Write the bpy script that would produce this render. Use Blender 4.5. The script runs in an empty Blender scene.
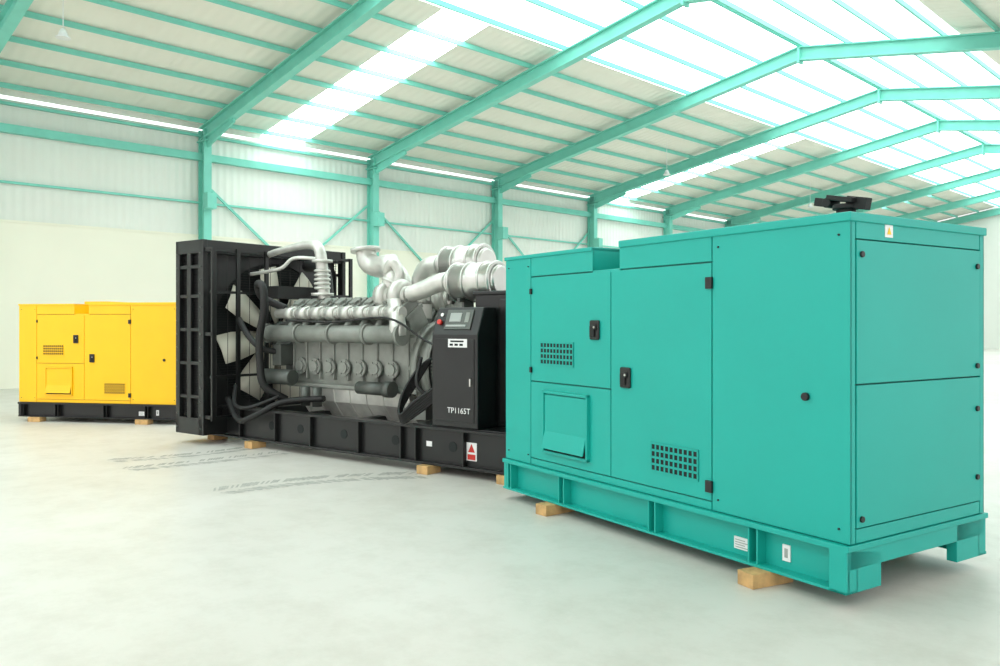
import bpy, math, random
from mathutils import Vector, Matrix
random.seed(4)
S=bpy.context.scene
S.view_settings.view_transform='Standard'
COL=S.collection

# ---------------------------------------------------------------- materials
def mat(name,c,rough=.5,metal=0,var=.04,scale=3.0,bump=0,bscale=60,emis=0,coat=0):
    m=bpy.data.materials.new(name); m.use_nodes=True
    nt=m.node_tree; N=nt.nodes; L=nt.links; b=N['Principled BSDF']
    b.inputs['Roughness'].default_value=rough; b.inputs['Metallic'].default_value=metal
    b.inputs['Coat Weight'].default_value=coat
    tc=N.new('ShaderNodeTexCoord'); nz=N.new('ShaderNodeTexNoise'); nz.inputs['Scale'].default_value=scale
    nz.inputs['Detail'].default_value=5
    L.new(tc.outputs['Object'],nz.inputs['Vector'])
    cr=N.new('ShaderNodeValToRGB'); cr.color_ramp.elements[0].position=.3; cr.color_ramp.elements[1].position=.7
    cr.color_ramp.elements[0].color=[x*(1-var) for x in c]+[1]
    cr.color_ramp.elements[1].color=[min(1,x*(1+var)) for x in c]+[1]
    L.new(nz.outputs['Fac'],cr.inputs[0]); L.new(cr.outputs[0],b.inputs['Base Color'])
    if bump:
        n2=N.new('ShaderNodeTexNoise'); n2.inputs['Scale'].default_value=bscale
        L.new(tc.outputs['Object'],n2.inputs['Vector'])
        bp=N.new('ShaderNodeBump'); bp.inputs['Strength'].default_value=bump; bp.inputs['Distance'].default_value=.01
        L.new(n2.outputs['Fac'],bp.inputs['Height']); L.new(bp.outputs[0],b.inputs['Normal'])
    if emis:
        b.inputs['Emission Color'].default_value=list(c)+[1]; b.inputs['Emission Strength'].default_value=emis
    return m
def ribbed(name,c,axis,freq,depth,rough=.6,dark=.88):
    m=mat(name,c,rough,var=.03,scale=.6); nt=m.node_tree; N=nt.nodes; L=nt.links; b=N['Principled BSDF']
    tc=N.new('ShaderNodeTexCoord'); w=N.new('ShaderNodeTexWave'); w.wave_type='BANDS'; w.bands_direction=axis
    w.inputs['Scale'].default_value=freq; w.wave_profile='SIN'
    L.new(tc.outputs['Object'],w.inputs['Vector'])
    bp=N.new('ShaderNodeBump'); bp.inputs['Strength'].default_value=1; bp.inputs['Distance'].default_value=depth
    L.new(w.outputs['Fac'],bp.inputs['Height']); L.new(bp.outputs[0],b.inputs['Normal'])
    return m
M={}
M['teal']=mat('teal_paint',(.004,.395,.335),.45,var=.03,scale=1.5)
M['tealdk']=mat('teal_seam',(.005,.15,.13),.6)
M['yellow']=mat('yellow_paint',(1,.55,.004),.4,var=.02)
M['yellowdk']=mat('yellow_seam',(.5,.27,.01),.6)
M['black']=mat('black_paint',(.008,.009,.009),.38,var=.2)
M['blackm']=mat('black_rubber',(.007,.007,.007),.6,var=.2)
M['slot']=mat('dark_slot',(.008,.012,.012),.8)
M['steel']=mat('teal_steel',(.20,.62,.52),.5,var=.05)
M['silver']=mat('cast_aluminium',(.62,.62,.58),.36,.5,var=.12,scale=8,bump=.12)
M['engine']=mat('engine_grey',(.25,.265,.24),.45,.3,var=.15,scale=6,bump=.2)
M['enginedk']=mat('engine_grey_dark',(.10,.11,.10),.45,.4,var=.15,scale=6)
M['chrome']=mat('filter_metal',(.60,.60,.57),.28,.85,var=.1)
M['blade']=mat('fan_blade_beige',(.62,.60,.50),.5,var=.05)
M['wood']=mat('pine_wood',(.58,.36,.15),.75,var=.25,scale=12,bump=.4)
M['white']=mat('white_label',(.85,.85,.85),.5)
M['red']=mat('red_label',(.6,.03,.02),.5)
M['yellab']=mat('warning_yellow',(.9,.6,.02),.5)
M['screen']=mat('display_grey',(.35,.38,.36),.3)
M['wallhi']=ribbed('ribbed_wall_sheet',(.80,.82,.77),'Y',1.6,.012)
M['walllo']=mat('cream_concrete',(.87,.85,.73),.8,var=.03,scale=.5,bump=.1)
M['roof']=ribbed('roof_sheet',(.82,.81,.73),'Y',1.3,.010)
M['sky']=mat('translucent_roof_panel',(.93,.985,1.0),.5,emis=2.4,var=.01)
M['skys']=mat('translucent_roof_strip',(.98,1.0,1.0),.5,emis=7,var=.01)
M['skyw']=mat('translucent_wall_strip',(.95,1,.98),.5,emis=1.6,var=.01)
M['mark']=mat('tire_rubber_mark',(.43,.425,.39),.7,var=.2,scale=20)
M['lamp']=mat('lamp_white',(.8,.8,.8),.4)

# floor
def floormat():
    m=bpy.data.materials.new('polished_concrete'); m.use_nodes=True
    nt=m.node_tree; N=nt.nodes; L=nt.links; b=N['Principled BSDF']
    tc=N.new('ShaderNodeTexCoord')
    a=N.new('ShaderNodeTexNoise'); a.inputs['Scale'].default_value=.35; a.inputs['Detail'].default_value=6; a.inputs['Roughness'].default_value=.6
    c=N.new('ShaderNodeTexNoise'); c.inputs['Scale'].default_value=2.2; c.inputs['Detail'].default_value=10; c.inputs['Roughness'].default_value=.75
    for n in (a,c): L.new(tc.outputs['Object'],n.inputs['Vector'])
    r1=N.new('ShaderNodeValToRGB'); r1.color_ramp.elements[0].position=.35; r1.color_ramp.elements[1].position=.65
    r1.color_ramp.elements[0].color=(.63,.605,.55,1); r1.color_ramp.elements[1].color=(.70,.68,.635,1)
    r2=N.new('ShaderNodeValToRGB'); r2.color_ramp.elements[0].position=.35; r2.color_ramp.elements[1].position=.55
    r2.color_ramp.elements[0].color=(.86,.85,.83,1); r2.color_ramp.elements[1].color=(1,1,1,1)
    L.new(a.outputs['Fac'],r1.inputs[0]); L.new(c.outputs['Fac'],r2.inputs[0])
    mx=N.new('ShaderNodeMixRGB'); mx.blend_type='MULTIPLY'; mx.inputs[0].default_value=.8
    L.new(r1.outputs[0],mx.inputs[1]); L.new(r2.outputs[0],mx.inputs[2]); L.new(mx.outputs[0],b.inputs['Base Color'])
    b.inputs['Roughness'].default_value=.42
    return m
M['floor']=floormat()

# ---------------------------------------------------------------- mesh builder
class MB:
    def __init__(s): s.v=[]; s.f=[]; s.sm=[]
    def add(s,vs,fs,sm=False):
        o=len(s.v); s.v+= [tuple(p) for p in vs]
        for i,f in enumerate(fs):
            s.f.append([o+j for j in f]); s.sm.append(sm[i] if isinstance(sm,list) else sm)
        return s
    def box(s,x0,x1,y0,y1,z0,z1):
        vs=[(x0,y0,z0),(x1,y0,z0),(x1,y1,z0),(x0,y1,z0),(x0,y0,z1),(x1,y0,z1),(x1,y1,z1),(x0,y1,z1)]
        return s.add(vs,[(0,3,2,1),(4,5,6,7),(0,1,5,4),(1,2,6,5),(2,3,7,6),(3,0,4,7)])
    def obox(s,c,size,R):
        hx,hy,hz=[a/2 for a in size]; c=Vector(c)
        vs=[c+R@Vector(p) for p in [(-hx,-hy,-hz),(hx,-hy,-hz),(hx,hy,-hz),(-hx,hy,-hz),(-hx,-hy,hz),(hx,-hy,hz),(hx,hy,hz),(-hx,hy,hz)]]
        return s.add(vs,[(0,3,2,1),(4,5,6,7),(0,1,5,4),(1,2,6,5),(2,3,7,6),(3,0,4,7)])
    def frame(s,p0,p1,up=(0,0,1)):
        d=(Vector(p1)-Vector(p0)); l=d.length; d.normalize(); u=Vector(up)
        if abs(d.dot(u))>.99: u=Vector((1,0,0))
        a=d.cross(u).normalized(); b=a.cross(d).normalized()
        return Matrix((d,a,b)).transposed(),l
    def beam(s,p0,p1,w,h,up=(0,0,1)):
        R,l=s.frame(p0,p1,up); c=(Vector(p0)+Vector(p1))/2
        return s.obox(c,(l,w,h),R)
    def ibeam(s,p0,p1,w,h,t=.03,up=(0,0,1)):
        R,l=s.frame(p0,p1,up); c=(Vector(p0)+Vector(p1))/2; b=R@Vector((0,0,1))
        s.obox(c,(l,t,h-2*t),R); s.obox(c+b*(h/2-t/2),(l,w,t),R); s.obox(c-b*(h/2-t/2),(l,w,t),R); return s
    def cyl(s,p0,p1,r,r2=None,n=20,caps=True):
        r2=r if r2 is None else r2
        R,l=s.frame(p0,p1); a=R@Vector((0,1,0)); b=R@Vector((0,0,1)); vs=[]
        for p,rr in ((Vector(p0),r),(Vector(p1),r2)):
            for i in range(n):
                t=2*math.pi*i/n; vs.append(p+a*math.cos(t)*rr+b*math.sin(t)*rr)
        fs=[(i,(i+1)%n,n+(i+1)%n,n+i) for i in range(n)]; sm=[True]*n
        if caps: fs+= [tuple(range(n))[::-1],tuple(range(n,2*n))]; sm+=[False,False]
        return s.add(vs,fs,sm)
    def tube(s,pts,r,n=12,sub=6):
        P=[Vector(p) for p in pts]; Q=[];RR=[]
        rs=r if isinstance(r,(list,tuple)) else [r]*len(P)
        if sub>1 and len(P)>2:
            for i in range(len(P)-1):
                a=P[max(i-1,0)];b=P[i];c=P[i+1];d=P[min(i+2,len(P)-1)]
                for j in range(sub):
                    t=j/sub
                    Q.append(.5*((2*b)+(c-a)*t+(2*a-5*b+4*c-d)*t*t+(3*b-a-3*c+d)*t**3)); RR.append(rs[i]*(1-t)+rs[i+1]*t)
            Q.append(P[-1]); RR.append(rs[-1])
        else: Q=P;RR=list(rs)
        d0=(Q[1]-Q[0]).normalized(); u=Vector((0,0,1)) if abs(d0.z)<.9 else Vector((1,0,0))
        a=d0.cross(u).normalized(); vs=[]
        for i,q in enumerate(Q):
            d=(Q[min(i+1,len(Q)-1)]-Q[max(i-1,0)]).normalized()
            a=(a-d*a.dot(d)).normalized(); b=d.cross(a)
            for k in range(n):
                t=2*math.pi*k/n; vs.append(q+(a*math.cos(t)+b*math.sin(t))*RR[i])
        fs=[];m=len(Q)
        for i in range(m-1):
            for k in range(n): fs.append((i*n+k,i*n+(k+1)%n,(i+1)*n+(k+1)%n,(i+1)*n+k))
        sm=[True]*len(fs); fs+=[tuple(range(n))[::-1],tuple(range((m-1)*n,m*n))]; sm+=[False,False]
        return s.add(vs,fs,sm)
    def torus(s,c,axis,R,r,n=36,m=8):
        c=Vector(c); ax=Vector(axis).normalized(); u=Vector((0,0,1)) if abs(ax.z)<.9 else Vector((1,0,0))
        a=ax.cross(u).normalized(); b=ax.cross(a); vs=[];fs=[]
        for i in range(n):
            t=2*math.pi*i/n; d=a*math.cos(t)+b*math.sin(t)
            for j in range(m):
                p=2*math.pi*j/m; vs.append(c+d*(R+r*math.cos(p))+ax*r*math.sin(p))
        for i in range(n):
            for j in range(m): fs.append((i*m+j,((i+1)%n)*m+j,((i+1)%n)*m+(j+1)%m,i*m+(j+1)%m))
        return s.add(vs,fs,True)
    def prism(s,poly,x0,x1):  # poly in (y,z), extruded along x
        n=len(poly); vs=[(x0,y,z) for y,z in poly]+[(x1,y,z) for y,z in poly]
        fs=[(i,(i+1)%n,n+(i+1)%n,n+i) for i in range(n)]+[tuple(range(n))[::-1],tuple(range(n,2*n))]
        return s.add(vs,fs)
    def holeplate(s,x0,x1,y0,y1,z0,z1,cy,cz,r,n=48):
        vs=[];fs=[]
        for x in (x0,x1):
            for i in range(n):
                t=2*math.pi*i/n; c,q=math.cos(t),math.sin(t)
                vs.append((x,cy+c*r,cz+q*r))
                kx=((y1-cy)/c if c>1e-6 else (y0-cy)/c if c<-1e-6 else 1e9); kz=((z1-cz)/q if q>1e-6 else (z0-cz)/q if q<-1e-6 else 1e9)
                k=min(kx,kz); vs.append((x,cy+c*k,cz+q*k))
        for i in range(n):
            j=(i+1)%n
            fs.append((2*i,2*i+1,2*j+1,2*j)); o=2*n
            fs.append((o+2*i,o+2*j,o+2*j+1,o+2*i+1))
            fs.append((2*i,2*j,o+2*j,o+2*i)); fs.append((2*i+1,o+2*i+1,o+2*j+1,2*j+1))
        return s.add(vs,fs)
    def obj(s,name,m,parent=None,bevel=0,seg=2,matrix=None):
        me=bpy.data.meshes.new(name); me.from_pydata(s.v,[],s.f); me.validate()
        if len(me.polygons)==len(s.sm): me.polygons.foreach_set('use_smooth',s.sm)
        me.update()
        import bmesh
        bm=bmesh.new(); bm.from_mesh(me); bmesh.ops.recalc_face_normals(bm,faces=bm.faces); bm.to_mesh(me); bm.free()
        me.materials.append(M[m] if isinstance(m,str) else m)
        o=bpy.data.objects.new(name,me); COL.objects.link(o)
        if parent: o.parent=parent
        if matrix: o.matrix_world=matrix
        if bevel:
            b=o.modifiers.new('bevel','BEVEL'); b.width=bevel; b.segments=seg; b.limit_method='ANGLE'; b.angle_limit=math.radians(40)
        return o
def empty(name,loc,rz,scale=(1,1,1)):
    e=bpy.data.objects.new(name,None); COL.objects.link(e); e.empty_display_size=.3
    e.location=loc; e.rotation_euler=(0,0,rz); e.scale=scale; return e
def text(body,size,m,parent,loc,rot):
    c=bpy.data.curves.new('lettering','FONT'); c.body=body; c.size=size; c.extrude=.001; c.align_x='CENTER'
    o=bpy.data.objects.new('lettering',c); COL.objects.link(o); o.parent=parent; o.location=loc; o.rotation_euler=rot
    c.materials.append(M[m]); return o

# ---------------------------------------------------------------- building
BA=-math.radians(45.5)
BM=Matrix.Translation((-7.57,20.7,0))@Matrix.Rotation(BA,4,'Z')
SP=5.235; RIDGE=10.9; SPAN=21.8; SL=.175; Z0=6.3
def tz(r): return Z0+SL*(r if r<=RIDGE else 2*RIDGE-r)
K0,K1=-3,8
T0,T1=K0*SP,K1*SP
MB().box(-3,SPAN+8,T0-6,T1+3,-.15,0).obj('floor','floor',matrix=BM)
MB().box(-.35,-.18,T0,T1,0,3.7).obj('wall_left','walllo',matrix=BM)
MB().box(-.30,-.22,T0,T1,3.7,6.38).obj('wall_left_cladding','wallhi',matrix=BM)
MB().box(-.28,-.24,T0,T1,6.38,6.46).obj('window_1','skyw',matrix=BM)
MB().box(-.30,-.22,T0,T1,6.46,6.60).obj('trim_2','wallhi',matrix=BM)
MB().box(-.40,-.16,T0,T1,3.67,3.72).obj('trim_1','walllo',matrix=BM)
# far end wall (gable)
g=MB(); t0=T1+.2
g.add([(-.3,t0,0),(SPAN+.3,t0,0),(SPAN+.3,t0,6.5),(RIDGE,t0,8.5),(-.3,t0,6.5),
       (-.3,t0+.1,0),(SPAN+.3,t0+.1,0),(SPAN+.3,t0+.1,6.5),(RIDGE,t0+.1,8.5),(-.3,t0+.1,6.5)],
      [(0,1,2,3,4),(9,8,7,6,5),(0,5,6,1),(1,6,7,2),(2,7,8,3),(3,8,9,4),(4,9,5,0)])
g.obj('wall_far','wallhi',matrix=BM)
# frames
for k in range(K0,K1+1):
    t=k*SP; b=MB()
    b.ibeam((0,t,0),(0,t,tz(0)+.1),.2,.34,up=(1,0,0))
    b.ibeam((SPAN,t,0),(SPAN,t,tz(0)+.1),.2,.34,up=(1,0,0))
    b.ibeam((-.1,t,tz(0)),(RIDGE,t,tz(RIDGE)),.2,.34)
    b.ibeam((RIDGE,t,tz(RIDGE)),(SPAN+.1,t,tz(0)),.2,.34)
    for sx in (0,1):
        f=(lambda x:x) if sx==0 else (lambda x:SPAN-x)
        b.beam((f(.1),t,tz(0)-.28),(f(1.6),t,tz(1.6)-.16),.05,.22)
        b.box(min(f(-.2),f(.28)),max(f(-.2),f(.28)),t-.13,t+.13,tz(0)-.22,tz(0)-.19)
        b.box(min(f(.15),f(.42)),max(f(.15),f(.42)),t-.12,t+.12,4.35,4.75)
        b.box(min(f(-.25),f(.25)),max(f(-.25),f(.25)),t-.2,t+.2,0,.03)
    b.box(RIDGE-.03,RIDGE+.03,t-.12,t+.12,tz(RIDGE)-.24,tz(RIDGE)+.15)
    b.obj('steel_portal_frame','steel',matrix=BM)
# purlins
p=MB(); rs=[.15+i*1.07 for i in range(11)]
for r in rs:
    for rr in ((r,SPAN-r) if r<RIDGE else (r,)):
        z=tz(rr)+.24; p.box(rr-.02,rr+.02,T0,T1,z-.04,z+.07)
p.obj('roof_purlins','steel',matrix=BM)
# wall girts, eave beam, braces
w=MB()
w.box(-.2,-.02,T0,T1,5.62,5.80); w.box(-.2,-.12,T0,T1,4.52,4.57); w.box(-.2,-.1,T0,T1,6.24,6.30)
w.obj('wall_girts','steel',matrix=BM)
w=MB()
for k in range(0,K1,1):
    t=k*SP
    w.beam((-.12,t+.1,5.0),(-.12,t+SP*.48,3.0),.05,.06)
    w.beam((-.12,t+SP-.1,5.0),(-.12,t+SP*.52,3.0),.05,.06)
w.obj('wall_cross_braces','steel',matrix=BM)
# roof sheets
def sheet(b,r0,r1,t0,t1):
    za,zb=tz(r0)+.33,tz(r1)+.33
    vs=[(r0,t0,za),(r1,t0,zb),(r1,t1,zb),(r0,t1,za)]; vs+=[(x,y,z+.04) for x,y,z in vs]
    b.add(vs,[(0,3,2,1),(4,5,6,7),(0,1,5,4),(1,2,6,5),(2,3,7,6),(3,0,4,7)])
op=MB(); tr=MB(); st=MB()
SK0,SK1=7.4,14.4
cuts=[T0-.5]+sum([[ (k-.125)*SP,(k+.125)*SP] for k in (.45-3,.45,3.38,6.35)],[])+[T1+.3]
for i in range(len(cuts)-1):
    a,b_=cuts[i],cuts[i+1]; tgt=op if i%2==0 else st
    sheet(tgt,-.4,SK0,a,b_); sheet(tgt,SK1,SPAN+.4,a,b_)
sheet(tr,SK0,RIDGE,cuts[0],cuts[-1]); sheet(tr,RIDGE,SK1,cuts[0],cuts[-1])
op.obj('ceiling','roof',matrix=BM); tr.obj('window_2','sky',matrix=BM); st.obj('window_3','skys',matrix=BM)
# hanging lamps
def lamp(r,t,d=.9):
    e=empty('pendant_lamp',BM@Vector((r,t,0)),0)
    z=tz(r)+.1
    MB().cyl((0,0,z),(0,0,z-d),.008,n=8).obj('rod','lamp',e)
    MB().cyl((0,0,z-d-.15),(0,0,z-d),.10,.04).cyl((0,0,z-d-.16),(0,0,z-d-.14),.12,.12).obj('shade','lamp',e)
lamp(4.8,-.9*SP,.7); lamp(5.2,2.5*SP); lamp(5.2,4.5*SP)

# ---------------------------------------------------------------- enclosed genset
def genset(name,loc,rz,scale,body,seam,base,flip=False):
    e=empty(name,loc,rz,scale); Lx,W=3.16,1.31
    N0,N1=1.13,1.42
    c=MB(); c.box(.02,Lx-.02,.012,W-.012,.30,1.80); c.box(.02,N0-.01,.012,W-.012,1.80,1.975); c.box(N1+.01,Lx-.02,.012,W-.012,1.80,1.985)
    c.obj('inner_shell',seam,e)
    P=MB()
    def fp(x0,x1,z0,z1,th=.014): P.box(x0,x1,-.002,-.002+th+.004,z0,z1)
    fp(0,.358,.33,1.99); fp(.366,N0,1.82,1.99); fp(N1,2.245,1.82,2.0)
    fp(.366,1.325,.995,1.81); fp(.366,1.325,.385,.985); fp(1.333,2.245,.385,1.81)
    fp(.366,2.245,.33,.377); fp(2.253,Lx,.33,2.0)
    P.box(0,N0,W-.016,W,.33,1.99); P.box(N1,Lx,W-.016,W,.33,2.0); P.box(N0,N1,W-.016,W,.33,1.82)
    for xa,xb in ((0,.016),(Lx-.016,Lx)):
        P.box(xa,xb,0,.045,.33,1.99); P.box(xa,xb,W-.045,W,.33,1.99)
        P.box(xa,xb,.053,W-.053,.33,.40); P.box(xa,xb,.053,W-.053,1.88,1.99)
        o=.004 if xb==Lx else -.004
        P.box(xa+o,xb+o,.053,W-.053,.407,1.132); P.box(xa+o,xb+o,.053,W-.053,1.14,1.873)
    P.obj('panels',body,e,bevel=.003)
    R=MB(); R.box(-.012,N0,-.012,W+.012,1.965,1.995); R.box(N1,Lx+.012,-.014,W+.012,1.965,2.012)
    R.box(N0-.012,N0,-.0,W,1.82,1.99); R.box(N1,N1+.012,0,W,1.82,2.0); R.box(N0,N1,0,W,1.80,1.825)
    R.box(.95,N1-.02,.5,W-.1,1.83,2.045)
    R.obj('roof',body,e,bevel=.006)
    B=MB(); B.box(-.01,Lx+.01,-.03,W+.03,.295,.325)
    for y0,s in ((.0,1),(W,-1)):
        ya=sorted((y0+.05*s,y0+.07*s)); B.box(0,Lx,ya[0],ya[1],.09,.30)
        yb=sorted((y0-.03*s,y0+.07*s)); B.box(0,Lx,yb[0],yb[1],.08,.096)
        for gx in (.03,.744,1.715,2.53):
            yc=sorted((y0-.02*s,y0+.06*s)); B.box(gx,gx+.012,yc[0],yc[1],.09,.30); B.box(gx+.06,gx+.072,yc[0],yc[1],.09,.30)
    for xa,xb in ((0,.06),(Lx-.06,Lx)):
        B.box(xa,xb,.0,W,.2,.30); B.box(xa,xb,-.02,.27,.08,.30); B.box(xa,xb,W-.3,W+.02,.08,.30)
    B.box(Lx-.10,Lx,-.03,.0,.08,.30)
    B.obj('skid_base',base,e,bevel=.003)
    def vent(x0,x1,z0,z1,nx,nz):
        MB().box(x0,x1,-.006,-.0035,z0,z1).obj('vent_recess','slot',e)
        g=MB(); dx=(x1-x0)/nx; dz=(z1-z0)/nz
        for i in range(nx+1): g.box(x0+i*dx-.006,x0+i*dx+.006,-.009,-.004,z0,z1)
        for i in range(nz+1): g.box(x0-.006,x1+.006,-.009,-.004,z0+i*dz-.007,z0+i*dz+.007)
        g.obj('vent_grille',body,e)
    vent(.50,.91,1.13,1.30,10,4); vent(1.735,2.14,.49,.67,10,4)
    fx0,fx1,z0,z1=.55,1.10,.45,.93
    g=MB()
    for a in ((fx0,fx0+.02,z0,z1),(fx1-.02,fx1,z0,z1),(fx0,fx1,z1-.02,z1),(fx0,fx1,z0,z0+.02)): g.box(a[0],a[1],-.03,0,a[2],a[3])
    g.prism([(-.012,z1-.03),(-.022,z1-.03),(-.022,z0+.17),(-.055,z0+.04),(-.045,z0+.04),(-.012,z0+.17)],fx0+.025,fx1-.025)
    g.obj('cable_flap',body,e,bevel=.002)
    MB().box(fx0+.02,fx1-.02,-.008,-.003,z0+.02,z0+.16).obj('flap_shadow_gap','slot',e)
    def handle(x,z):
        h=MB(); h.box(x-.05,x+.05,-.022,-.002,z-.07,z+.07); h.obj('latch_plate','black',e,bevel=.012)
        h=MB(); h.box(x-.035,x+.015,-.034,-.02,z-.05,z+.03); h.cyl((x+.02,-.02,z+.02),(x+.02,-.036,z+.02),.02)
        h.obj('latch_lever','blackm',e,bevel=.006)
        MB().cyl((x+.022,-.036,z+.02),(x+.022,-.04,z+.02),.008).obj('latch_keyhole','chrome',e)
    handle(1.165,1.40); handle(1.49,1.08)
    h=MB()
    for x,z in ((2.235,1.69),(2.235,.47),(.375,1.70),(.375,1.08)):
        sx=.025 if x>2 else .010; sz=.035 if x>2 else .022
        h.box(x-sx,x+sx,-.02,-.002,z-sz,z+sz)
    h.cyl((2.905,-.02,1.06),(2.905,0,1.06),.022)
    for y,z in ((.09,.45),(W-.09,.55),(W-.09,.95),(W-.09,1.2),(W-.09,1.78),(.09,1.8)):
        h.cyl((Lx-.002,y,z),(Lx+.016,y,z),.016)
    for x in (.05,.33,2.30,3.10):
        for z in (.40,1.90): h.cyl((x,-.010,z),(x,0,z),.006,n=10)
    h.obj('hinges_and_bolts','black',e,bevel=.002)
    s=MB(); s.box(2.38,2.49,.042,.05,.13,.20); s.box(2.72,2.77,.042,.05,.14,.23); s.box(Lx,Lx+.003,.3,.37,1.90,1.97); s.obj('safety_sticker','white',e)
    s=MB(); s.add([(Lx+.005,.315,1.915),(Lx+.005,.355,1.915),(Lx+.005,.335,1.955)],[(0,1,2)]); s.obj('warning_triangle','yellab',e)
    s=MB()
    for i in range(4): s.box(2.39,2.48-.02*(i%2),.039,.0425,.14+i*.014,.144+i*.014)
    s.box(2.735,2.755,.039,.0425,.16,.21); s.obj('sticker_print','screen',e)
    return e
def exhaust(e):
    x,y=2.72,.62
    h=MB(); h.cyl((x,y,2.0),(x,y,2.13),.055); h.torus((x,y,2.03),(0,0,1),.065,.012); h.cyl((x,y,2.12),(x,y,2.15),.075)
    R=Matrix.Rotation(math.radians(12),3,'Y')
    h.obox((x,y,2.18),(.17,.15,.03),R); h.cyl((x-.1,y-.05,2.17),(x-.1,y+.05,2.17),.03)
    h.obox((x-.15,y,2.18),(.1,.05,.05),R); h.obox((x+.08,y,2.15),(.13,.06,.07),R)
    h.obj('exhaust_rain_cap','blackm',e,bevel=.004)
AG=math.atan2(-.840,.542)
gg=genset('enclosed_diesel_generator',(.05,6.72,0),AG,(1,1,1),'teal','tealdk','teal'); exhaust(gg)
AY=math.atan2(-.184,.983)
gy=genset('enclosed_diesel_generator',(-7.12,11.95,0),AY,(2.58/3.16,.8,.868),'yellow','yellowdk','black')

# ---------------------------------------------------------------- open genset
AO=math.atan2(-.592,.806)
E=empty('open_frame_diesel_generator',(-2.85,9.4,0),AO)
X0,X1=-1.1,3.8; BW=1.6
b=MB()
for y0,s in ((0,1),(BW,-1)):
    f=lambda a,c:sorted((y0+a*s,y0+c*s))
    q=f(.04,.06); b.box(X0,X1,q[0],q[1],.10,.44)
    q=f(-.02,.12); b.box(X0,X1,q[0],q[1],.08,.105); b.box(X0,X1,q[0],q[1],.425,.45)
    for gx in [-.9,-.3,.35,.95,1.7,2.3,2.5,3.1,3.7]:
        q=f(-.01,.05); b.box(gx,gx+.018,q[0],q[1],.1,.43)
for gx in (X0,-.2,.6,1.5,2.4,3.1,X1-.1): b.box(gx,gx+.1,.05,BW-.05,.12,.43)
b.box(2.45,X1,.02,BW-.02,.44,.46)
b.obj('skid_base','black',E,bevel=.004)
d=MB()
for gx in (.05,.55,1.25,2.0,2.75): d.cyl((gx+.2,.036,.27),(gx+.2,.041,.27),.05)
d.obj('base_lightening_holes','slot',E)
# radiator
rx0,rx1=-1.15,-.58; ry0,ry1=-.3,1.95; rz0,rz1=.12,2.44
cy,cz=(ry0+ry1)/2,1.30
r=MB()
r.box(rx0+.03,rx1-.16,ry0+.065,ry1-.065,.3,2.30)
r.box(rx0,rx1-.02,ry0,ry1,2.28,rz1); r.box(rx0,rx1-.02,ry0,ry1,rz0,.32)
for yy in (ry0,ry1-.06):
    r.box(rx0,rx0+.08,yy,yy+.06,rz0,rz1); r.box(rx1-.1,rx1,yy,yy+.06,rz0,rz1); r.box(rx0+.22,rx0+.3,yy+.01,yy+.05,rz0,rz1)
    for z in (.55,.95,1.35,1.75,2.1): r.box(rx0,rx1,yy+.01,yy+.05,z,z+.04)
r.obj('radiator_frame','black',E,bevel=.006)
r=MB()
for i in range(60):
    z=.34+i*.0322; r.box(rx0+.085,rx1-.14,ry0+.045,ry1-.045,z,z+.006)
r.obj('radiator_fins','blackm',E)
bo=MB()
for z in [.2+.16*i for i in range(14)]:
    bo.cyl((rx1-.05,ry0-.012,z),(rx1-.05,ry0+.01,z),.009,n=8); bo.cyl((rx0+.04,ry0-.012,z),(rx0+.04,ry0+.01,z),.009,n=8)
bo.obj('radiator_bolts','enginedk',E)
r=MB(); r.holeplate(rx1-.16,rx1-.12,ry0+.06,ry1-.06,.32,2.28,cy,cz,.92)
r.obj('fan_shroud','black',E)
MB().box(rx1-.19,rx1-.155,ry0+.2,ry1-.2,.4,2.2).obj('radiator_core','slot',E)
fb=MB()
for i in range(8):
    a=2*math.pi*i/8+.2
    u=Vector((0,math.cos(a),math.sin(a))); v=Vector((0,-math.sin(a),math.cos(a))); ax=Vector((1,0,0)); c=Vector((rx1-.04,cy,cz))
    pts=[]
    for t,wd in ((.16,.10),(.4,.18),(.65,.23),(.87,.23)):
        pts.append((c+u*t-v*wd*.75-ax*.07, c+u*t+ax*.01, c+u*t+v*wd*.75+ax*.05))
    vs=[q for tr_ in pts for q in tr_]; fs=[]
    for j in range(3):
        for m_ in range(2): fs.append((j*3+m_,j*3+m_+1,(j+1)*3+m_+1,(j+1)*3+m_))
    fb.add(vs,fs,True)
fo=fb.obj('fan_blades','blade',E); so=fo.modifiers.new('s','SOLIDIFY'); so.thickness=.012
MB().cyl((rx1-.12,cy,cz),(rx1+.12,cy,cz),.17).cyl((rx1+.1,cy,cz),(.2,cy,cz),.06).obj('fan_hub','enginedk',E)
gd=MB(); gx=rx1+.1
for yy in (ry0+.02,ry0+.36,cy-.35,cy+.5,ry1-.06):
    gd.box(gx+.02,gx+.05,yy,yy+.05,.3,2.34)
for zz in (.32,.8,1.8,2.3): gd.box(gx+.0,gx+.03,ry0+.02,ry1-.02,zz,zz+.03)
for i in range(14):
    yy=ry0+.1+i*.155; gd.box(gx+.008,gx+.013,yy,yy+.005,.33,2.3)
for yy in (ry0+.02,ry1-.06):
    for zz in (.32,1.3,2.3): gd.box(rx1-.1,gx+.04,yy,yy+.04,zz,zz+.04)
gd.obj('fan_guard','black',E)

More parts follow.
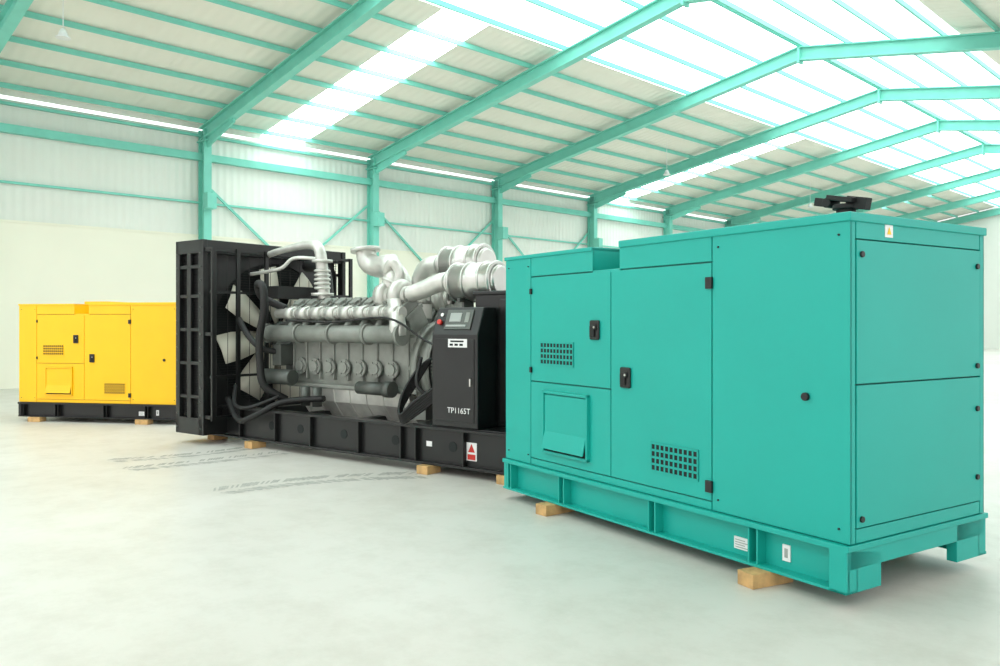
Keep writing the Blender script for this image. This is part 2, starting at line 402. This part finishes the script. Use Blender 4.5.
# engine
EY=.82
e=MB()
e.prism([(EY-.38,.72),(EY+.38,.72),(EY+.42,1.0),(EY+.42,1.30),(EY+.2,1.42),(EY-.2,1.42),(EY-.42,1.30),(EY-.42,1.0)],.15,2.15)
for i in range(9): e.box(.2+i*.23,.225+i*.23,EY-.44,EY+.44,.8,1.28)
e.box(.12,2.18,EY-.45,EY+.45,.70,.75)
e.obj('crankcase','engine',E,bevel=.012)
e=MB()
e.prism([(EY-.42,.70),(EY+.42,.70),(EY+.40,.55),(EY+.26,.36),(EY-.26,.36),(EY-.40,.55)],.3,2.05)
for i in range(7): e.prism([(EY-.43,.70),(EY+.43,.70),(EY+.41,.55),(EY+.27,.35),(EY-.27,.35),(EY-.41,.55)],.36+i*.26,.375+i*.26)
e.obj('oil_pan','silver',E,bevel=.012)
e=MB(); e2=MB()
for i in range(7):
    x=.36+i*.245; e.cyl((x,EY-.42,.95),(x,EY-.46,.95),.095); e2.cyl((x,EY-.46,.95),(x,EY-.475,.95),.06)
    for j in range(6):
        a=j*math.pi/3; e2.cyl((x+.075*math.cos(a),EY-.46,.95+.075*math.sin(a)),(x+.075*math.cos(a),EY-.47,.95+.075*math.sin(a)),.01,n=6)
e.obj('crankcase_covers','engine',E); e2.obj('crankcase_cover_caps','engine',E)
for sgn in (-1,1):
    Rm=Matrix.Rotation(math.radians(-32*sgn),3,'X')
    ax=Rm@Vector((0,0,1))
    base=Vector((0,EY+sgn*.12,1.16))
    h=MB(); c=MB()
    for i in range(8):
        x=.34+i*.235
        h.obox(base+ax*.30+Vector((x,0,0)),(.205,.27,.34),Rm)
        h.obox(base+ax*.48+Vector((x,0,0)),(.222,.30,.05),Rm)
        c.obox(base+ax*.55+Vector((x,0,0)),(.18,.22,.13),Rm)
        c.obox(base+ax*.625+Vector((x,0,0)),(.10,.12,.04),Rm)
        for a in (-.07,.07): c.cyl(base+ax*.6+Vector((x+a,0,0)),base+ax*.65+Vector((x+a,0,0)),.013,n=8)
    h.obj('cylinder_heads','engine',E,bevel=.01); c.obj('rocker_covers','engine',E,bevel=.02,seg=3)
m=MB()
m.cyl((-.02,.20,1.33),(2.15,.20,1.33),.095)
for i in range(8):
    x=.34+i*.235; m.tube([(x,.22,1.38),(x,.30,1.47),(x,.42,1.5)],.04,n=10)
for x in (-.02,.55,1.1,1.65,2.13): m.cyl((x-.018,.20,1.33),(x+.018,.20,1.33),.115)
m.obj('intake_manifold','engine',E)
m=MB()
m.tube([(.1,.24,1.56),(1.9,.24,1.56)],.055,sub=1)
for i in range(8):
    x=.34+i*.235; m.cyl((x-.07,.24,1.56),(x+.07,.24,1.56),.07); m.cyl((x,.24,1.58),(x,.36,1.62),.045)
    m.cyl((x+.1,.24,1.56),(x+.13,.24,1.56),.062)
m.obj('exhaust_manifold','silver',E)
m=MB(); m.box(.0,.15,EY-.38,EY+.38,.78,1.5)
m.cyl((-.1,EY,.95),(0,EY,.95),.2); m.cyl((-.08,EY,1.3),(0,EY,1.3),.13); m.cyl((-.15,EY-.33,1.15),(.12,EY-.33,1.15),.1)
m.cyl((-.1,.22,.82),(.4,.22,.82),.09); m.box(.05,.2,.2,.45,.95,1.2)
m.obj('timing_case_and_pulleys','enginedk',E,bevel=.01)
m=MB()
for x in (.55,.75): m.cyl((x,.28,.50),(x,.28,.72),.055)
m.cyl((1.45,.26,.75),(1.85,.26,.75),.07); m.cyl((1.85,.26,.75),(1.95,.26,.75),.085)
m.obj('oil_filters_and_starter','enginedk',E)
m=MB(); m.cyl((2.13,EY,.98),(2.22,EY,.98),.50,n=40); m.cyl((2.22,EY,.98),(2.38,EY,.98),.46,.5,n=40); m.cyl((2.38,EY,.98),(2.42,EY,.98),.53,n=40)
for i in range(16):
    a=i*math.pi/8; m.cyl((2.1,EY+.48*math.cos(a),.98+.48*math.sin(a)),(2.14,EY+.48*math.cos(a),.98+.48*math.sin(a)),.018,n=6)
m.box(2.15,2.4,EY-.55,EY+.55,.46,.62)
m.obj('flywheel_housing','engine',E)
m=MB(); m.cyl((2.42,EY,.98),(2.6,EY,.98),.52,n=40); m.cyl((2.6,EY,.98),(3.6,EY,.98),.47,n=40)
for i in range(36):
    a=i*math.pi/18; c=Vector((0,math.cos(a),math.sin(a)))
    m.beam(Vector((2.64,EY,.98))+c*.475,Vector((3.5,EY,.98))+c*.475,.02,.03,up=c)
m.torus((2.62,EY,.98),(1,0,0),.5,.03); m.box(2.6,3.5,EY-.45,EY-.3,.46,.6); m.box(2.6,3.5,EY+.3,EY+.45,.46,.6)
m.obj('alternator','black',E)
m=MB()
for i in range(24):
    a=math.pi*.55+i*.07
    m.obox((2.51,EY+.522*math.cos(a),.98+.522*math.sin(a)),(.12,.02,.012),Matrix.Rotation(a-math.pi/2,3,'X'))
m.obj('alternator_air_slots','enginedk',E)
m=MB(); m.box(3.0,3.82,.32,1.32,.46,1.74); m.box(2.98,3.84,.30,1.34,1.72,1.76); m.box(3.3,3.83,.31,.33,.5,1.68)
m.obj('terminal_box','black',E,bevel=.01)
# control cabinet
m=MB(); m.prism([(-.0,.46),(-.0,1.34),(.10,1.60),(.30,1.60),(.30,.46)],2.72,3.28); m.obj('control_cabinet','black',E,bevel=.012)
sl=Vector((0,.10,.26)).normalized(); nr=Vector((0,-.26,.10)).normalized()
Rs=Matrix((Vector((1,0,0)),sl,Vector((1,0,0)).cross(sl))).transposed()
def onslope(x,t,w,h,th,mt,nm):
    c=Vector((x,0,1.34))+sl*t+nr*(th/2); MB().obox(c,(w,h,th),Rs).obj(nm,mt,E,bevel=.003)
onslope(3.02,.15,.32,.20,.012,'enginedk','display_bezel'); onslope(2.98,.17,.14,.09,.018,'screen','display')
onslope(3.12,.17,.05,.10,.016,'engine','display_keys'); onslope(3.0,.085,.24,.02,.018,'screen','button_row')
c=Vector((2.80,0,1.34))+sl*.12
MB().cyl(c,c+nr*.035,.024).obj('emergency_stop','red',E)
c=Vector((2.80,0,1.34))+sl*.20
MB().cyl(c,c+nr*.012,.018).obj('key_switch','chrome',E)
MB().box(2.93,3.16,-.008,.001,1.22,1.30).obj('logo_plate','white',E)
l=MB()
for x in (2.95,3.01,3.07): l.box(x,x+.04,-.0095,-.0075,1.235,1.255)
l.box(2.96,3.12,-.0095,-.0075,1.27,1.285); l.obj('logo_print','slot',E)
MB().box(2.76,3.24,-.006,.001,.52,1.30).obj('cabinet_door','black',E,bevel=.003)
MB().box(3.195,3.21,-.022,-.004,.86,.93).obj('cabinet_lock','chrome',E)
text('TP1165T',.075,'white',E,(3.06,-.009,.60),(math.pi/2,0,0))
# air filters
m=MB()
def filt(x0,x1,y,z,r):
    m.cyl((x0,y,z),(x1,y,z),r,n=36); m.cyl((x0-.12,y,z),(x0,y,z),r*.55,r*.98,n=36)
    for x in (x0+.02,x0+.2,x1-.14,x1-.02): m.torus((x,y,z),(1,0,0),r,.014)
    m.cyl((x1,y,z),(x1+.03,y,z),r*.92,r*.7,n=36)
filt(2.62,3.16,.50,1.87,.185); filt(1.95,2.50,1.15,2.11,.20)
m.obj('air_filters','chrome',E)
m=MB()
for x in (2.75,3.05): m.box(x,x+.03,.35,.65,1.66,1.70); m.box(x,x+.03,.42,.58,1.5,1.70)
m.box(1.95,2.5,1.05,1.25,1.70,1.92)
m.obj('filter_brackets','enginedk',E)
m=MB()
m.tube([(2.58,.50,1.87),(2.4,.50,1.87),(2.2,.46,1.80),(2.02,.42,1.75)],[.1,.1,.095,.09])
m.tube([(1.9,1.15,2.11),(1.7,1.12,2.10),(1.58,1.1,1.95),(1.6,1.1,1.8)],[.11,.11,.1,.09])
for y in (.42,1.12):
    m.torus((1.92,y,1.74),(1,0,0),.11,.075,n=28,m=12); m.cyl((1.82,y,1.74),(2.04,y,1.74),.10); m.cyl((1.62,y,1.74),(1.8,y,1.74),.13,.10)
    m.torus((1.70,y,1.74),(1,0,0),.09,.065,n=28,m=12)
m.obj('turbochargers','silver',E)
m=MB()
m.tube([(1.70,.45,1.80),(1.74,.5,1.95),(1.62,.55,2.08),(1.4,.6,2.08),(1.25,.6,2.14),(1.20,.6,2.27)],[.10,.115,.12,.12,.12,.11],n=16)
m.cyl((1.20,.6,2.26),(1.195,.6,2.30),.17); m.cyl((1.75,.49,1.86),(1.76,.5,1.89),.15)
m.tube([(1.35,1.12,1.70),(1.3,1.1,1.95),(1.18,1.08,2.1),(1.1,1.08,2.2)],[.09,.1,.11,.11],n=16)
m.tube([(1.85,.42,1.85),(1.86,.44,2.0),(1.80,.40,2.10),(1.70,.42,2.0)],.05)
m.tube([(1.9,.33,1.70),(2.02,.25,1.55),(2.08,.20,1.40),(2.08,.20,1.33)],[.08,.08,.09,.09])
m.obj('exhaust_elbows','silver',E)
m=MB()
m.tube([(-.5,.55,2.30),(-.15,.5,2.34),(.3,.5,2.38),(.52,.5,2.33),(.58,.5,2.1),(.6,.52,1.7)],[.04,.04,.05,.065,.07,.07],n=14)
for z in (1.86,1.91,1.96,2.01,2.06): m.torus((.585,.5,z),(0,0,1),.08,.016)
m.cyl((.585,.5,2.16),(.585,.5,2.19),.12); m.cyl((.59,.5,1.77),(.59,.5,1.80),.13)
m.tube([(.55,.5,2.2),(.2,.4,2.22),(0,.35,2.1),(-.5,.3,2.05)],.022)
m.box(.1,1.9,EY-.12,EY+.12,1.5,1.66)
m.obj('coolant_outlet_pipe','silver',E)
m=MB(); 
m.tube([(-.5,1.2,2.2),(-.1,1.1,2.15),(.1,1.0,1.9),(.15,.95,1.55)],.08,n=12)
m.box(-.35,-.1,.4,1.2,1.75,1.9)
m.obj('upper_radiator_hose','blackm',E)
m=MB()
m.tube([(.18,.3,1.62),(-.02,.12,1.75),(.02,.02,1.9),(.14,0,1.86),(.16,0,1.6),(.08,0,1.3),(.06,.02,1.0),(.1,.05,.72),(.25,.25,.55)],.045,n=12)
m.tube([(-.5,-.02,.55),(-.2,-.12,.36),(0,-.16,.33),(.2,-.1,.42),(.4,.1,.55),(.9,.25,.6)],.035,n=12)
m.tube([(-.45,.05,.7),(-.25,-.1,.5),(.05,-.12,.48),(.3,.1,.6)],.022)
m.tube([(-.45,.1,1.5),(-.2,.05,1.3),(.0,.1,1.15),(.15,.3,1.1)],.035)
m.obj('coolant_hoses','blackm',E)
m=MB()
for i in range(6):
    o=.025*i
    m.tube([(2.72,.1,.72+o),(2.5,.02-o*.3,.55+o),(2.38,-.05-o*.3,.47+o*.6),(2.3,.03,.6+o),(2.35,.2,.85+o),(2.45,.32,1.1)],.016,n=8)
m.tube([(2.72,.12,.9),(2.6,.1,.75),(2.48,.05,.85),(2.4,.2,1.1)],.02)
m.tube([(.4,.12,1.48),(1.2,.13,1.46),(2.0,.13,1.5),(2.4,.2,1.3),(2.7,.15,1.2)],.012,n=8)
m.obj('wiring_harness','blackm',E)
s=MB(); s.box(3.12,3.24,.036,.0395,.16,.33); s.box(2.62,2.69,.034,.0395,.25,.30); s.obj('base_stickers','white',E)
s=MB(); s.box(3.135,3.225,.032,.036,.17,.22); s.add([(3.18,.034,.32),(3.14,.034,.24),(3.22,.034,.24)],[(0,1,2)]); s.obj('lift_symbol','red',E)

# ---------------------------------------------------------------- wooden blocks
def wblock(parent_loc,ang,x,y,sx,sy,h=.08,tw=0):
    R=Matrix.Rotation(ang,4,'Z'); p=Vector(parent_loc)+R@Vector((x,y,0))
    o=MB().box(-sx/2,sx/2,-sy/2,sy/2,0,h).obj('wooden_block','wood',bevel=.004)
    o.location=p; o.rotation_euler=(0,0,ang+tw)
Gl=(.05,6.72,0)
wblock(Gl,AG,.66,.02,.12,.30,tw=.1); wblock(Gl,AG,2.64,.0,.12,.30,tw=-.12)
wblock(Gl,AG,.62,1.28,.12,.25); wblock(Gl,AG,2.62,1.28,.12,.25)
Ol=(-2.85,9.4,0)
for x in (.0,2.68): wblock(Ol,AO,x,0,.14,.2); wblock(Ol,AO,x,1.55,.14,.2)
wblock(Ol,AO,3.6,.05,.14,.2)
for x in (-.95,): wblock(Ol,AO,x,.15,.14,.2); wblock(Ol,AO,x,1.55,.14,.2)
Yl=(-7.12,11.95,0)
for x in (.3,2.05): wblock(Yl,AY,x,-.0,.2,.14,h=.0693); wblock(Yl,AY,x,1.0,.2,.14,h=.0693)

# tire marks
m=MB()
def track(p0,p1,p2,w,n=60):
    p0,p1,p2=map(Vector,(p0,p1,p2))
    for i in range(n):
        t=i/n; q=(1-t)**2*p0+2*t*(1-t)*p1+t*t*p2; d=(2*(1-t)*(p1-p0)+2*t*(p2-p1)).normalized(); a=Vector((-d.y,d.x))
        if random.random()<.12: continue
        for s_ in (-1,1):
            if random.random()<.15: continue
            c=q+a*s_*w*.27; hw=w*.22*random.uniform(.6,1); hl=.011
            e1=(a*s_+d*.6).normalized()*hw; e2=d*hl
            m.add([(*(c-e1-e2),.0015),(*(c+e1-e2),.0015),(*(c+e1+e2),.0015),(*(c-e1+e2),.0015)],[(0,1,2,3)])
track((-3.7,8.0),(-3.1,8.4),(-2.4,9.05),.34)
track((-2.4,6.95),(-1.8,7.6),(-.7,7.7),.42,80)
track((-4.1,8.5),(-3.3,8.8),(-2.9,9.4),.3)
m.obj('tire_marks','mark')

# ---------------------------------------------------------------- light + camera
W=bpy.data.worlds.new('world'); S.world=W; W.use_nodes=True
bg=W.node_tree.nodes['Background']; bg.inputs[0].default_value=(1,.965,.955,1); bg.inputs[1].default_value=1.55
cam=bpy.data.cameras.new('camera'); co=bpy.data.objects.new('camera',cam); COL.objects.link(co)
co.location=(0,0,1.45); co.rotation_euler=(math.pi/2,0,0); cam.lens=29.05; cam.sensor_width=36; cam.shift_y=-.01
cam.clip_end=300
S.camera=co
